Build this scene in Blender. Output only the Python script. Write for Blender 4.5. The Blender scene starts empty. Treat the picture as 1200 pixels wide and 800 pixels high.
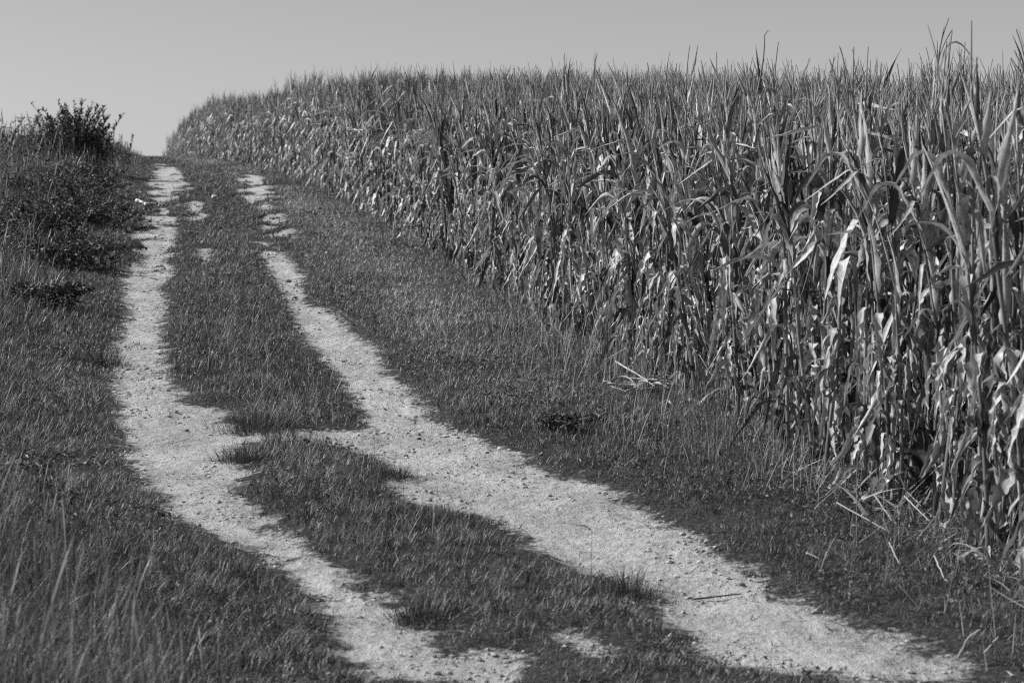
import bpy, math, random
import numpy as np

SEED = 7
rng = np.random.default_rng(SEED)
random.seed(SEED)
C = bpy.context.scene.collection
R = math.radians

# ------------------------------------------------------------------ camera constants
CAM_Z = 2.226
PITCH = R(-1.98)
SLOPE = math.tan(R(4.30))
FPX = 2500.0                                   # focal length in pixels of the 1200 px wide photo


def smooth_profile():
    d = np.array([-60, 0, 25, 33, 42, 58, 72, 85, 95, 120, 150, 230, 400, 700.])
    e = np.array([0, 0, 0, .17, .34, .50, .44, .17, -.12, -1.4, -4, -13, -40, -90.])
    y = np.arange(-60, 700, .5)
    v = np.interp(y, d, e)
    k = np.exp(-.5 * (np.arange(-24, 25) / 9.0) ** 2); k /= k.sum()
    vp = np.pad(v, 24, mode='edge')
    return y, np.convolve(vp, k, 'valid')


PY, PE = smooth_profile()


def zbase(y):
    return SLOPE * y + np.interp(y, PY, PE)


def at(px, py, dz=0.0):
    """Photo pixel -> point on the (smooth) ground."""
    dx, dy = (px - 600) / FPX, (400 - py) / FPX
    c, s = math.cos(PITCH), math.sin(PITCH)
    vx, vy, vz = dx, c - dy * s, s + dy * c
    lo = 3.0
    prev = lo
    for t in np.arange(3.0, 130.0, .1):
        if CAM_Z + vz * t < zbase(vy * t) + dz:
            a, b = prev, t
            for _ in range(25):
                m = .5 * (a + b)
                if CAM_Z + vz * m < zbase(vy * m) + dz: b = m
                else: a = m
            return np.array([vx * b, vy * b])
        prev = t
    return np.array([vx * prev, vy * prev])


# ------------------------------------------------------------------ numpy noise
_perm = np.random.default_rng(3).random((256, 256))


def vnoise(x, y):
    xi = np.floor(x).astype(int); yi = np.floor(y).astype(int)
    fx = x - xi; fy = y - yi
    fx = fx * fx * (3 - 2 * fx); fy = fy * fy * (3 - 2 * fy)
    g = lambda a, b: _perm[a & 255, b & 255]
    return (g(xi, yi) * (1 - fx) + g(xi + 1, yi) * fx) * (1 - fy) + (g(xi, yi + 1) * (1 - fx) + g(xi + 1, yi + 1) * fx) * fy


def fbm(x, y, f, o=4, off=0.0):
    s = 0; a = .5; t = 0
    for i in range(o):
        s = s + a * vnoise(x * f + 17.3 * i + off, y * f + 9.1 * i + off * 1.7); t += a
        a *= .5; f *= 2.03
    return s / t                                # 0..1


def sstep(a, b, v):
    t = np.clip((v - a) / (b - a), 0, 1)
    return t * t * (3 - 2 * t)


# ------------------------------------------------------------------ track outlines (photo pixels -> ground)
LEFT = [(440, 800), (412, 775), (393, 765), (398, 738), (374, 716), (372, 703), (350, 688), (330, 668), (303, 650), (270, 637), (235, 620),
        (203, 602), (176, 575), (158, 549), (144, 527), (139, 500), (139, 470), (132, 447), (131, 422), (139, 400), (147, 378),
        (149, 365), (145, 335), (142, 320), (158, 312), (161, 292), (160, 277), (172, 268), (181, 240), (177, 214), (175, 203),
        (184, 195), (200, 195), (210, 207), (221, 222), (204, 237), (205, 252), (200, 270), (200, 295), (202, 325), (186, 338),
        (186, 345), (199, 352), (194, 365), (190, 378), (190, 400), (194, 422), (196, 445), (208, 460), (218, 477), (247, 479),
        (270, 483), (262, 496), (290, 502), (320, 506), (338, 513), (296, 520), (266, 531), (274, 543), (296, 553), (284, 568),
        (272, 580), (306, 596), (338, 602), (307, 615), (340, 626), (356, 642), (376, 660), (410, 671), (407, 690), (440, 700),
        (470, 704), (474, 726), (490, 734), (525, 742), (505, 757), (495, 766), (550, 768), (575, 764), (604, 762), (616, 780), (600, 800)]
RIGHT = [(301, 284), (313, 310), (333, 345), (338, 360), (352, 388), (372, 416), (398, 443), (413, 467), (426, 490), (424, 503),
         (397, 503), (345, 504), (340, 512), (384, 522), (430, 532), (452, 545), (470, 552), (476, 566), (456, 566), (462, 578), (484, 592), (525, 598),
         (565, 606), (590, 618), (620, 642), (650, 656), (678, 668), (715, 682), (738, 697), (743, 706), (778, 714), (772, 732),
         (800, 742), (806, 764), (830, 776), (858, 783), (920, 790), (995, 800), (1160, 800), (1115, 777), (1078, 763), (1064, 746), (1022, 746),
         (1000, 728), (970, 723), (945, 713), (922, 698), (900, 688), (874, 664), (842, 655), (830, 632), (785, 620), (764, 603),
         (732, 586), (712, 568), (690, 568), (670, 556), (645, 556), (636, 551), (611, 547), (622, 536), (590, 529), (572, 516),
         (542, 508), (507, 495), (499, 477), (485, 468), (485, 456), (453, 442), (447, 425), (435, 407), (422, 395), (408, 390),
         (404, 378), (392, 372), (384, 362), (362, 360), (352, 340), (355, 322), (328, 297), (316, 286)]
RIGHT_FAR = [(280, 210), (282, 228), (290, 238), (317, 239), (326, 231), (312, 215), (303, 207), (289, 205)]
NEAR_L = [(440, 799), (600, 799), (760, 830), (900, 1000), (560, 1000), (470, 830)]
NEAR_STRIP = [(560, 724), (640, 716), (740, 728), (800, 752), (840, 792), (620, 798), (560, 752)]
MID_A = [(222, 236), (246, 240), (250, 262), (240, 274), (224, 268)]
MID_B = [(228, 292), (248, 292), (254, 318), (230, 318)]
MID_C = [(238, 342), (262, 342), (264, 352), (242, 354)]
RV = [(300, 240), (318, 240), (342, 258), (350, 282), (318, 284), (304, 268)]
NEAR_R = [(995, 799), (1160, 799), (1330, 880), (1500, 1000), (1180, 1000)]


def ground_poly(pts):
    return np.array([at(*p) for p in pts])


POLYS = [(ground_poly(LEFT), 0.0), (ground_poly(RIGHT), 0.0), (ground_poly(RIGHT_FAR), -.04), (ground_poly(NEAR_L), -.1), (ground_poly(NEAR_R), -.05),
         (ground_poly(MID_A), -.06), (ground_poly(MID_B), -.10), (ground_poly(MID_C), -.14), (ground_poly(NEAR_STRIP), -.34), (ground_poly(RV), -.12)]


def poly_sd(P, poly, reach=1.2):
    """signed distance, positive inside, clamped to +-reach"""
    out = np.full(len(P), -reach)
    mn = poly.min(0) - reach; mx = poly.max(0) + reach
    idx = np.where((P[:, 0] > mn[0]) & (P[:, 0] < mx[0]) & (P[:, 1] > mn[1]) & (P[:, 1] < mx[1]))[0]
    if not len(idx): return out
    for ch in np.array_split(idx, max(1, len(idx) // 60000)):
        q = P[ch]; d2 = np.full(len(q), 1e9); ins = np.zeros(len(q), bool)
        for i in range(len(poly)):
            a = poly[i - 1]; b = poly[i]; ab = b - a
            t = np.clip(((q - a) @ ab) / max(ab @ ab, 1e-9), 0, 1)
            dd = q - a - t[:, None] * ab
            d2 = np.minimum(d2, (dd * dd).sum(1))
            if a[1] != b[1]:
                c = (a[1] > q[:, 1]) != (b[1] > q[:, 1])
                ins ^= c & (q[:, 0] < (b[0] - a[0]) * (q[:, 1] - a[1]) / (b[1] - a[1]) + a[0])
        d = np.sqrt(d2)
        out[ch] = np.clip(np.where(ins, d, -d), -reach, reach)
    return out


def sand_sd_raw(P):
    s = np.full(len(P), -1.2)
    for poly, off in POLYS:
        s = np.maximum(s, poly_sd(P, poly) + off)
    return s


# cached raster of the sand mask for fast lookup
GX = np.arange(-24, 8.01, .05); GY = np.arange(3, 100.01, .1)
_gx, _gy = np.meshgrid(GX, GY)
_SD = sand_sd_raw(np.c_[_gx.ravel(), _gy.ravel()]).reshape(_gx.shape)


def sand_sd(x, y):
    far = sstep(24, 36, np.asarray(y, float))
    return sand_sd0(x, y) - far * (-.10 + .36 * sstep(.52, .62, fbm(x * 2.6, y * 1.1, 1.1, 3, 55.)) * sstep(38, 30, np.abs(y - 60)))


def sand_sd0(x, y):
    fx = np.clip((x - GX[0]) / .05, 0, len(GX) - 1.001); fy = np.clip((y - GY[0]) / .1, 0, len(GY) - 1.001)
    ix = fx.astype(int); iy = fy.astype(int); fx = fx - ix; fy = fy - iy
    return (_SD[iy, ix] * (1 - fx) + _SD[iy, ix + 1] * fx) * (1 - fy) + (_SD[iy + 1, ix] * (1 - fx) + _SD[iy + 1, ix + 1] * fx) * fy


# left edge of the track and corn edge as x(y)
_le = ground_poly([(440, 800), (360, 700), (270, 637), (203, 602), (158, 549), (139, 500), (132, 447), (139, 400), (147, 365), (142, 320),
                   (161, 280), (177, 225), (176, 203), (180, 190)])
_le = _le[np.argsort(_le[:, 1])]


def xleft(y):
    y = np.asarray(y, float)
    base = np.interp(y, _le[:, 1], _le[:, 0])
    far = np.where(y > _le[-1, 1], (y - _le[-1, 1]) * -.16, 0)
    near = np.where(y < _le[0, 1], (_le[0, 1] - y) * .42, 0)
    return base + far + near


CORN_PX = [(1150, 636), (1000, 574), (860, 481), (680, 398), (560, 322), (420, 241), (330, 201), (262, 189)]
_ce = ground_poly(CORN_PX)
_ce = _ce[np.argsort(_ce[:, 1])]


def xcorn(y):
    y = np.asarray(y, float)
    b = np.interp(y, _ce[:, 1], _ce[:, 0])
    b = b + np.where(y > _ce[-1, 1], (y - _ce[-1, 1]) * -.19, 0)
    return b + np.where(y < _ce[0, 1], (_ce[0, 1] - y) * .10, 0)


def ground_z(x, y):
    x = np.asarray(x, float); y = np.asarray(y, float)
    z = zbase(y)
    s = sand_sd(x, y)
    near = (y > 3) & (y < 98) & (x > -23.5) & (x < 7.5)
    s = np.where(near, s, -1.2)
    z = z + .045 * (1 - sstep(-.35, .12, s)) + .02 * (fbm(x, y, .5, 3) - .5)
    L = xleft(y) - x                                       # metres left of the track
    z = z + .36 * sstep(.3, 2.6, L) + .25 * (fbm(x, y, .22, 3, 5.) - .5) * sstep(1.2, 3., L)
    z = z + .16 * np.exp(-((x - CREST[0]) ** 2 / 3.0 + (y - CREST[1]) ** 2 / 8.0))
    sm = sstep(-.1, .1, s)
    dist = np.clip(1.3 - y / 60, .25, 1)
    z = z + sm * dist * (.055 * (fbm(x, y, 2.2, 3, 2.) - .5) + .05 * (fbm(x, y, 6., 3, 3.) - .5))
    z = z + (1 - sm) * .02 * (fbm(x, y, 4., 3, 8.) - .5)
    return z


CREST = at(152, 193)

# ------------------------------------------------------------------ mesh helper


def make_mesh(name, co, faces, attrs=None, smooth=False, mat=None):
    """faces: int array (n,3) or (n,4) or list of such arrays"""
    if not isinstance(faces, list): faces = [faces]
    faces = [f for f in faces if len(f)]
    me = bpy.data.meshes.new(name)
    co = np.ascontiguousarray(co, np.float32)
    me.vertices.add(len(co)); me.vertices.foreach_set('co', co.ravel())
    lt = np.concatenate([np.full(len(f), f.shape[1], np.int32) for f in faces])
    li = np.concatenate([f.ravel() for f in faces]).astype(np.int32)
    me.loops.add(len(li)); me.loops.foreach_set('vertex_index', li)
    me.polygons.add(len(lt))
    ls = np.zeros(len(lt), np.int32); ls[1:] = np.cumsum(lt)[:-1]
    me.polygons.foreach_set('loop_start', ls)
    me.polygons.foreach_set('loop_total', lt)
    me.polygons.foreach_set('use_smooth', np.full(len(lt), smooth))
    for k, v in (attrs or {}).items():
        a = me.attributes.new(k, 'FLOAT', 'POINT')
        a.data.foreach_set('value', np.ascontiguousarray(v, np.float32))
    me.update(calc_edges=True)
    if mat: me.materials.append(mat)
    return me


def link(name, me, parent=None):
    o = bpy.data.objects.new(name, me); C.objects.link(o)
    if parent: o.parent = parent
    return o


def tag(o, label=None, cat=None, group=None, kind=None):
    if label: o['label'] = label
    if cat: o['category'] = cat
    if group: o['group'] = group
    if kind: o['kind'] = kind
    return o


class Bag:
    """collects pieces with per-vertex attributes into one mesh"""

    def __init__(s): s.co = []; s.f3 = []; s.f4 = []; s.a = {}; s.n = 0

    def add(s, co, f3=None, f4=None, **a):
        co = np.asarray(co, float); s.co.append(co)
        if f3 is not None and len(f3): s.f3.append(np.asarray(f3) + s.n)
        if f4 is not None and len(f4): s.f4.append(np.asarray(f4) + s.n)
        for k in ('tone', 'lu', 'lt'):
            v = a.get(k, 0.0)
            s.a.setdefault(k, []).append(np.broadcast_to(np.asarray(v, float), (len(co),)))
        s.n += len(co)

    def arrays(s):
        return (np.concatenate(s.co), np.concatenate(s.f3) if s.f3 else np.zeros((0, 3), int),
                np.concatenate(s.f4) if s.f4 else np.zeros((0, 4), int), {k: np.concatenate(v) for k, v in s.a.items()})

    def mesh(s, name, mat, smooth=True):
        co, f3, f4, a = s.arrays()
        return make_mesh(name, co, [f3, f4], a, smooth, mat)


# ------------------------------------------------------------------ materials


def new_mat(name):
    m = bpy.data.materials.new(name); m.use_nodes = True
    nt = m.node_tree; nt.nodes.clear()
    return m, nt, nt.nodes.new('ShaderNodeOutputMaterial')


def N(nt, typ, **kw):
    n = nt.nodes.new(typ)
    for k, v in kw.items():
        if hasattr(n, k): setattr(n, k, v)
        else: n.inputs[k].default_value = v
    return n


def math_n(nt, op, a, b=None, c=None, clamp=False):
    n = nt.nodes.new('ShaderNodeMath'); n.operation = op; n.use_clamp = clamp
    for i, v in enumerate((a, b, c)):
        if v is None: continue
        if isinstance(v, (int, float)): n.inputs[i].default_value = v
        else: nt.links.new(v, n.inputs[i])
    return n.outputs[0]


def attr(nt, name):
    n = nt.nodes.new('ShaderNodeAttribute'); n.attribute_name = name
    return n.outputs['Fac']


def noise(nt, vec, scale, detail=3, rough=.55):
    n = nt.nodes.new('ShaderNodeTexNoise'); n.inputs['Scale'].default_value = scale
    n.inputs['Detail'].default_value = detail; n.inputs['Roughness'].default_value = rough
    if vec is not None: nt.links.new(vec, n.inputs['Vector'])
    return n.outputs['Fac']


def maprange(nt, v, a, b, c=0.0, d=1.0, smooth=False):
    n = nt.nodes.new('ShaderNodeMapRange')
    if smooth: n.interpolation_type = 'SMOOTHSTEP'
    nt.links.new(v, n.inputs[0])
    for i, q in enumerate((a, b, c, d)): n.inputs[i + 1].default_value = q
    return n.outputs[0]


def blade_material(name, trans=.3, rough=.5, spec=.35, leaf=False):
    m, nt, out = new_mat(name)
    tone = attr(nt, 'tone')
    val = tone
    if leaf:
        lu = attr(nt, 'lu'); lt = attr(nt, 'lt')
        comb = nt.nodes.new('ShaderNodeCombineXYZ')
        nt.links.new(math_n(nt, 'MULTIPLY', lu, 5.0), comb.inputs[0])
        nt.links.new(math_n(nt, 'MULTIPLY', lt, 2.2), comb.inputs[1])
        nt.links.new(math_n(nt, 'MULTIPLY', tone, 190.0), comb.inputs[2])
        st = noise(nt, comb.outputs[0], 2.0, 4, .6)
        g = nt.nodes.new('ShaderNodeTexCoord')
        sp = noise(nt, g.outputs['Object'], 22.0, 4, .65)
        val = math_n(nt, 'MULTIPLY', val, maprange(nt, st, .25, .75, .62, 1.32))
        val = math_n(nt, 'MULTIPLY', val, maprange(nt, sp, .30, .55, .55, 1.06))
        rib = maprange(nt, math_n(nt, 'ABSOLUTE', lu), .04, .12, 1.35, 1.0)
        val = math_n(nt, 'MULTIPLY', val, rib)
    p = N(nt, 'ShaderNodeBsdfPrincipled')
    p.inputs['Roughness'].default_value = rough
    p.inputs['Specular IOR Level'].default_value = spec
    nt.links.new(val, p.inputs['Base Color'])
    if leaf:
        b = nt.nodes.new('ShaderNodeBump'); b.inputs['Strength'].default_value = .35; b.inputs['Distance'].default_value = .004
        nt.links.new(st, b.inputs['Height']); nt.links.new(b.outputs[0], p.inputs['Normal'])
    if trans > 0:
        t = N(nt, 'ShaderNodeBsdfTranslucent')
        nt.links.new(val, t.inputs['Color'])
        mx = nt.nodes.new('ShaderNodeMixShader'); mx.inputs[0].default_value = trans
        nt.links.new(p.outputs[0], mx.inputs[1]); nt.links.new(t.outputs[0], mx.inputs[2])
        nt.links.new(mx.outputs[0], out.inputs[0])
    else:
        nt.links.new(p.outputs[0], out.inputs[0])
    return m


M_GRASS = blade_material('grass_blade', .12, .5, .35)
M_STRAW = blade_material('dry_straw', .12, .5, .3)
M_LEAF = blade_material('maize_leaf', .18, .48, .3, leaf=True)
M_STALK = blade_material('maize_stalk', 0, .45, .4)
M_TASSEL = blade_material('maize_tassel', 0, .7, .2)
M_SHRUB = blade_material('shrub_leaf', .15, .5, .3)
M_WOOD = blade_material('shrub_stem', 0, .7, .2)


def stone_material():
    m, nt, out = new_mat('clod')
    tc = nt.nodes.new('ShaderNodeTexCoord')
    v = maprange(nt, noise(nt, tc.outputs['Object'], 40, 4), .3, .7, .75, 1.2)
    v = math_n(nt, 'MULTIPLY', v, attr(nt, 'tone'))
    p = N(nt, 'ShaderNodeBsdfPrincipled'); p.inputs['Roughness'].default_value = .9; p.inputs['Specular IOR Level'].default_value = .15
    nt.links.new(v, p.inputs['Base Color']); nt.links.new(p.outputs[0], out.inputs[0])
    return m


M_CLOD = stone_material()


def ground_material():
    m, nt, out = new_mat('sandy_ground')
    tc = nt.nodes.new('ShaderNodeTexCoord'); P = tc.outputs['Object']
    sd = attr(nt, 'sand')
    n1 = noise(nt, P, 5.0, 4, .6); n2 = noise(nt, P, 26.0, 4, .65); n3 = noise(nt, P, 1.3, 3)
    e = math_n(nt, 'ADD', sd, math_n(nt, 'MULTIPLY', math_n(nt, 'SUBTRACT', n1, .5), .46))
    e = math_n(nt, 'ADD', e, math_n(nt, 'MULTIPLY', math_n(nt, 'SUBTRACT', n2, .5), .36))
    mask = maprange(nt, e, -.05, .09, 0, 1, True)
    fine = noise(nt, P, 130.0, 5, .7); med = noise(nt, P, 14.0, 5, .65)
    sand = maprange(nt, n3, .32, .68, .38, .55)
    sand = math_n(nt, 'MULTIPLY', sand, maprange(nt, med, .3, .7, .74, 1.14))
    sand = math_n(nt, 'MULTIPLY', sand, maprange(nt, fine, .3, .7, .92, 1.07))
    # small dark crumbs of soil and old grass trodden into the sand
    crumb = maprange(nt, noise(nt, P, 34.0, 3, .6), .63, .70, 1.0, .38)
    patch = maprange(nt, n1, .45, .62, 0.0, 1.0)
    cr = math_n(nt, 'ADD', 1.0, math_n(nt, 'MULTIPLY', math_n(nt, 'SUBTRACT', crumb, 1.0), patch))
    sand = math_n(nt, 'MULTIPLY', sand, cr)
    thatch = noise(nt, P, 60.0, 4, .7)
    soil = math_n(nt, 'MULTIPLY', maprange(nt, n2, .3, .7, .03, .09), maprange(nt, thatch, .35, .65, .35, 1.6))
    mix = nt.nodes.new('ShaderNodeMix'); mix.data_type = 'FLOAT'
    nt.links.new(mask, mix.inputs[0]); nt.links.new(soil, mix.inputs[2]); nt.links.new(sand, mix.inputs[3])
    p = N(nt, 'ShaderNodeBsdfPrincipled'); p.inputs['Roughness'].default_value = .95; p.inputs['Specular IOR Level'].default_value = .08
    nt.links.new(mix.outputs[0], p.inputs['Base Color'])
    h = math_n(nt, 'ADD', math_n(nt, 'MULTIPLY', med, 1.0), math_n(nt, 'MULTIPLY', fine, .22))
    b = nt.nodes.new('ShaderNodeBump'); b.inputs['Strength'].default_value = 1.0; b.inputs['Distance'].default_value = .075
    nt.links.new(h, b.inputs['Height']); nt.links.new(b.outputs[0], p.inputs['Normal'])
    nt.links.new(p.outputs[0], out.inputs[0])
    return m


# ------------------------------------------------------------------ ground


def build_ground():
    xs = [0.0]
    while xs[-1] < 90:
        a = xs[-1]; xs.append(a + (.03 if a < 4.2 else .03 + (a - 4.2) * .035))
    xp = np.array(xs)
    xs = [0.0]
    while xs[-1] < 150:
        a = xs[-1]; xs.append(a + (.03 if a < 4.5 else .03 + (a - 4.5) * .018))
    x = np.concatenate([-np.array(xs)[:0:-1], xp])
    y = [-6.0]
    while y[-1] < 420:
        b = y[-1]
        y.append(b + (.25 if b < 6 else max(.035, .0042 * b) if b < 105 else .02 * b))
    y = np.array(y)
    X, Y = np.meshgrid(x, y)
    X = X.ravel(); Y = Y.ravel()
    Z = ground_z(X, Y)
    s = np.where((Y > 3.2) & (Y < 99), sand_sd(np.clip(X, -23.9, 7.9), np.clip(Y, 3.1, 99.9)), -1.2)
    s = np.where((X < -23.5) | (X > 7.5), -1.2, s)
    nx, ny = len(x), len(y)
    i = np.arange(ny - 1)[:, None] * nx + np.arange(nx - 1)[None, :]
    i = i.ravel()
    f = np.c_[i, i + 1, i + nx + 1, i + nx]
    me = make_mesh('ground', np.c_[X, Y, Z], f, {'sand': s}, True, ground_material())
    o = link('ground', me)
    tag(o, 'hill ground with two pale sandy wheel tracks between grass verges', 'ground', kind='structure')
    print('ground', len(X))


build_ground()

# ------------------------------------------------------------------ grass blades


def blades(x, y, H, W, lean, bend, az, tone, segs=3, head=0.0, z=None, sink=.01):
    n = len(x)
    if z is None: z = ground_z(x, y) - sink
    face = az + np.pi / 2 + rng.normal(0, .5, n)
    t = np.linspace(0, 1, segs + 1)
    px = np.zeros((n, segs + 1)); pz = np.zeros((n, segs + 1))
    for k in range(1, segs + 1):
        ph = lean + bend * ((k - .5) / segs)
        px[:, k] = px[:, k - 1] + np.sin(ph) * H / segs
        pz[:, k] = pz[:, k - 1] + np.cos(ph) * H / segs
    ca, sa = np.cos(az), np.sin(az)
    cf, sf = np.cos(face), np.sin(face)
    wprof = (1 - t) ** .75
    if head: wprof = np.where(t > .7, head * np.sin(np.clip((t - .62) / .38, 0, 1) * np.pi) + .1, .55)
    V = np.zeros((n, 2 * segs + 1, 3))
    for k in range(segs + 1):
        cx = x + ca * px[:, k]; cy = y + sa * px[:, k]; cz = z + pz[:, k]
        if k < segs:
            w = W * wprof[k] * .5
            V[:, 2 * k, 0] = cx - cf * w; V[:, 2 * k, 1] = cy - sf * w; V[:, 2 * k, 2] = cz
            V[:, 2 * k + 1, 0] = cx + cf * w; V[:, 2 * k + 1, 1] = cy + sf * w; V[:, 2 * k + 1, 2] = cz
        else:
            V[:, 2 * k, 0] = cx; V[:, 2 * k, 1] = cy; V[:, 2 * k, 2] = cz
    tri = []
    for k in range(segs - 1):
        a = 2 * k; tri += [(a, a + 1, a + 3), (a, a + 3, a + 2)]
    a = 2 * (segs - 1); tri += [(a, a + 1, a + 2)]
    tri = np.array(tri)
    F = (np.arange(n)[:, None, None] * (2 * segs + 1) + tri[None]).reshape(-1, 3)
    T = np.repeat(tone, 2 * segs + 1)
    return V.reshape(-1, 3), F, T


def merge(parts):
    co = []; f = []; t = []; n = 0
    for c, ff, tt in parts:
        co.append(c); f.append(ff + n); t.append(tt); n += len(c)
    return np.concatenate(co), np.concatenate(f), np.concatenate(t)


def scatter(ymin, ymax, xlo, xhi, dens, n_try):
    """random points y~LOD; dens(x,y) per m2; returns accepted x,y"""
    y = rng.uniform(ymin, ymax, n_try)
    lo = xlo(y); hi = xhi(y)
    x = lo + rng.random(n_try) * (hi - lo)
    area = (ymax - ymin) * np.mean(hi - lo)
    p = dens(x, y) * (hi - lo) / np.mean(hi - lo) * area / n_try
    k = rng.random(n_try) < p
    return x[k], y[k]


def view_lo(y): return -(.245 * y + 1.8)
def view_hi(y): return np.minimum(.245 * y + 1.8, xcorn(y) + 1.6)


def lod(y): return np.clip((11.0 / np.maximum(y, 6)) ** 1.45, .02, 1.6)


def wlod(y): return np.clip((y / 11.0) ** .72, .9, 6)


def dry_field(x, y):
    """0..1 how dry/pale the grass is"""
    c = xcorn(y) - x
    v = .16 + .25 * (fbm(x, y, .8, 3, 11.) - .5)
    # pale dry belt in the middle of the right verge, fading towards the camera
    v = v + .8 * np.exp(-((c - 1.15) / .7) ** 2) * sstep(15, 21, y) * sstep(.25, .45, fbm(x, y * .5, .6, 2, 3.))
    mid = (x > xleft(y) + .9) & (c > 3.2)
    v = v + np.where(mid, .14, 0)
    L = xleft(y) - x
    v = v + .12 * sstep(.8, 2.5, L)
    return np.clip(v, 0, 1)


def short_grass():
    parts = []
    base = 7000

    def dens(x, y):
        s = sand_sd(x, y) + .34 * (fbm(x, y, 4., 3, 21.) - .5) * sstep(40, 20, y) + .18 * (fbm(x, y, 18., 2, 4.) - .5)
        cover = sstep(.08, -.16, s)
        cover = np.maximum(cover, .55 * sstep(.60, .68, fbm(x, y, 2.6, 4, 77.)) * sstep(.42, .12, s) * sstep(30, 18, y))
        c = xcorn(y) - x
        cover = cover * np.where(c < 0, sstep(-1.6, -.2, c) * .6, 1)
        clump = .40 + 1.0 * sstep(.36, .62, fbm(x, y, 9., 3, 31.))
        return base * lod(y) * np.maximum(cover, .0) * clump

    for y0, y1, n, sg in ((6.2, 9, 200000, 3), (9, 13, 420000, 3), (13, 19, 540000, 3), (19, 28, 420000, 2), (28, 45, 300000, 2), (45, 70, 300000, 2), (70, 100, 220000, 2)):
        x, y = scatter(y0, y1, view_lo, view_hi, dens, n)
        k = len(x)
        L = xleft(y) - x
        s = sand_sd(x, y)
        tall = fbm(x, y, 1.1, 3, 41.)
        cl = fbm(x, y, 11., 2, 17.)
        H = (.025 + .065 * tall) * (.45 + 1.1 * cl) + .035 * rng.random(k) ** 2
        H *= sstep(.14, -.25, s) * .75 + .35
        H *= 1 + .9 * sstep(.25, 1.3, L)
        mid = (L < -.9) & (xcorn(y) - x > 3.0)
        H *= np.where(mid & (y > 13.3), 1.3, 1.0)
        flat = rng.random(k) < .34
        H *= np.where((xcorn(y) - x < 3.0) & (y < 13), .8, 1.0)
        W = .0036 * wlod(y) * (.5 + 1.0 * rng.random(k))
        dry = rng.random(k) < dry_field(x, y)
        tone = np.where(dry, rng.uniform(.15, .46, k), rng.uniform(.025, .16, k) * (.45 + 1.1 * fbm(x, y, .55, 3, 7.)) * (.25 + 1.6 * sstep(.3, .7, fbm(x, y, 16., 2, 27.))))
        tone *= 1.1
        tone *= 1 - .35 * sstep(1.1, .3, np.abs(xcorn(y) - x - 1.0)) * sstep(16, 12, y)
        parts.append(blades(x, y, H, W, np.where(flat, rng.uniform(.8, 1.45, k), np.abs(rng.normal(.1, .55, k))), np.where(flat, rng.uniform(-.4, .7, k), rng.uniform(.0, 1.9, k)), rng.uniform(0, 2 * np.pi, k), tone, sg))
        print('grass', y0, k)
    co, f, t = merge(parts)
    o = link('grass', make_mesh('grass', co, f, {'tone': t}, False, M_GRASS))
    tag(o, 'short dark grass covering the verges and the strip between the tracks', 'grass', kind='stuff')


short_grass()


def leaf_scatter(name, label, cat, bands, xlo, xhi, dens, height, size, tonef):
    """low broad leaved growth: many small folded leaves at random heights"""
    CO, F, T = [], [], []; n = 0
    for y0, y1, tries in bands:
        x, y = scatter(y0, y1, xlo, xhi, dens, tries)
        k = len(x)
        if not k: continue
        h = height(x, y) * rng.random(k) ** .7
        l = size * wlod(y) ** .8 * rng.uniform(.5, 1.3, k); w = l * rng.uniform(.28, .6, k)
        a = rng.uniform(0, 6.28, k); e = rng.uniform(-.5, .9, k)
        d = np.c_[np.cos(a) * np.cos(e), np.sin(a) * np.cos(e), np.sin(e)]
        q = rng.normal(0, 1, (k, 3)); sd_ = np.cross(d, q); sd_ /= np.linalg.norm(sd_, axis=1)[:, None]
        nn = np.cross(d, sd_)
        c = np.c_[x, y, ground_z(x, y) + h]
        L = l[:, None]; W = w[:, None]
        V = np.stack([c, c + d * L * .45 + sd_ * W * .5 + nn * W * .15, c + d * L * .5, c + d * L * .45 - sd_ * W * .5 + nn * W * .15, c + d * L], 1)
        CO.append(V.reshape(-1, 3)); T.append(np.repeat(tonef(x, y, k), 5))
        F.append((np.arange(k)[:, None, None] * 5 + np.array([(0, 1, 2), (0, 2, 3), (1, 4, 2), (2, 4, 3)])[None]).reshape(-1, 3) + n); n += k * 5
    o = link(name, make_mesh(name, np.concatenate(CO), np.concatenate(F), {'tone': np.concatenate(T)}, False, M_SHRUB))
    tag(o, label, cat, kind='stuff'); print(name, n // 5)


leaf_scatter('ground_weeds', 'low broad leaved weeds growing through the grass of the verges', 'weeds', ((6.5, 12, 160000), (12, 22, 160000), (22, 45, 120000)), view_lo, view_hi,
             lambda x, y: 900 * lod(y) * sstep(-.02, -.15, sand_sd(x, y)) * sstep(.46, .66, fbm(x, y, 1.7, 4, 101.)) * sstep(1.0, .2, x - xcorn(y)),
             lambda x, y: .02 + .07 * fbm(x, y, 1.3, 2, 5.), .026, lambda x, y, k: rng.uniform(.03, .15, k))
leaf_scatter('scrub', 'dark leafy undergrowth running along the left bank', 'undergrowth', ((7, 14, 80000), (14, 26, 90000), (26, 45, 120000), (45, 75, 120000)), lambda v: -(.245 * v + 2.5), lambda v: xleft(v),
             lambda x, y: (300 + 1500 * sstep(20, 30, y)) * lod(y) * sstep(.5, 1.6, xleft(y) - x) * sstep(.47, .58, fbm(x, y, .55, 4, 111.) + .07 * sstep(22, 30, y)),
             lambda x, y: .08 + 1.0 * sstep(.42, .68, fbm(x, y, .7, 3, 121.)) * sstep(.5, 2.2, xleft(y) - x) * (.45 + .55 * sstep(18, 30, y)), .036, lambda x, y, k: rng.uniform(.018, .085, k) * (.5 + fbm(x, y, .8, 2, 3.)))


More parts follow.
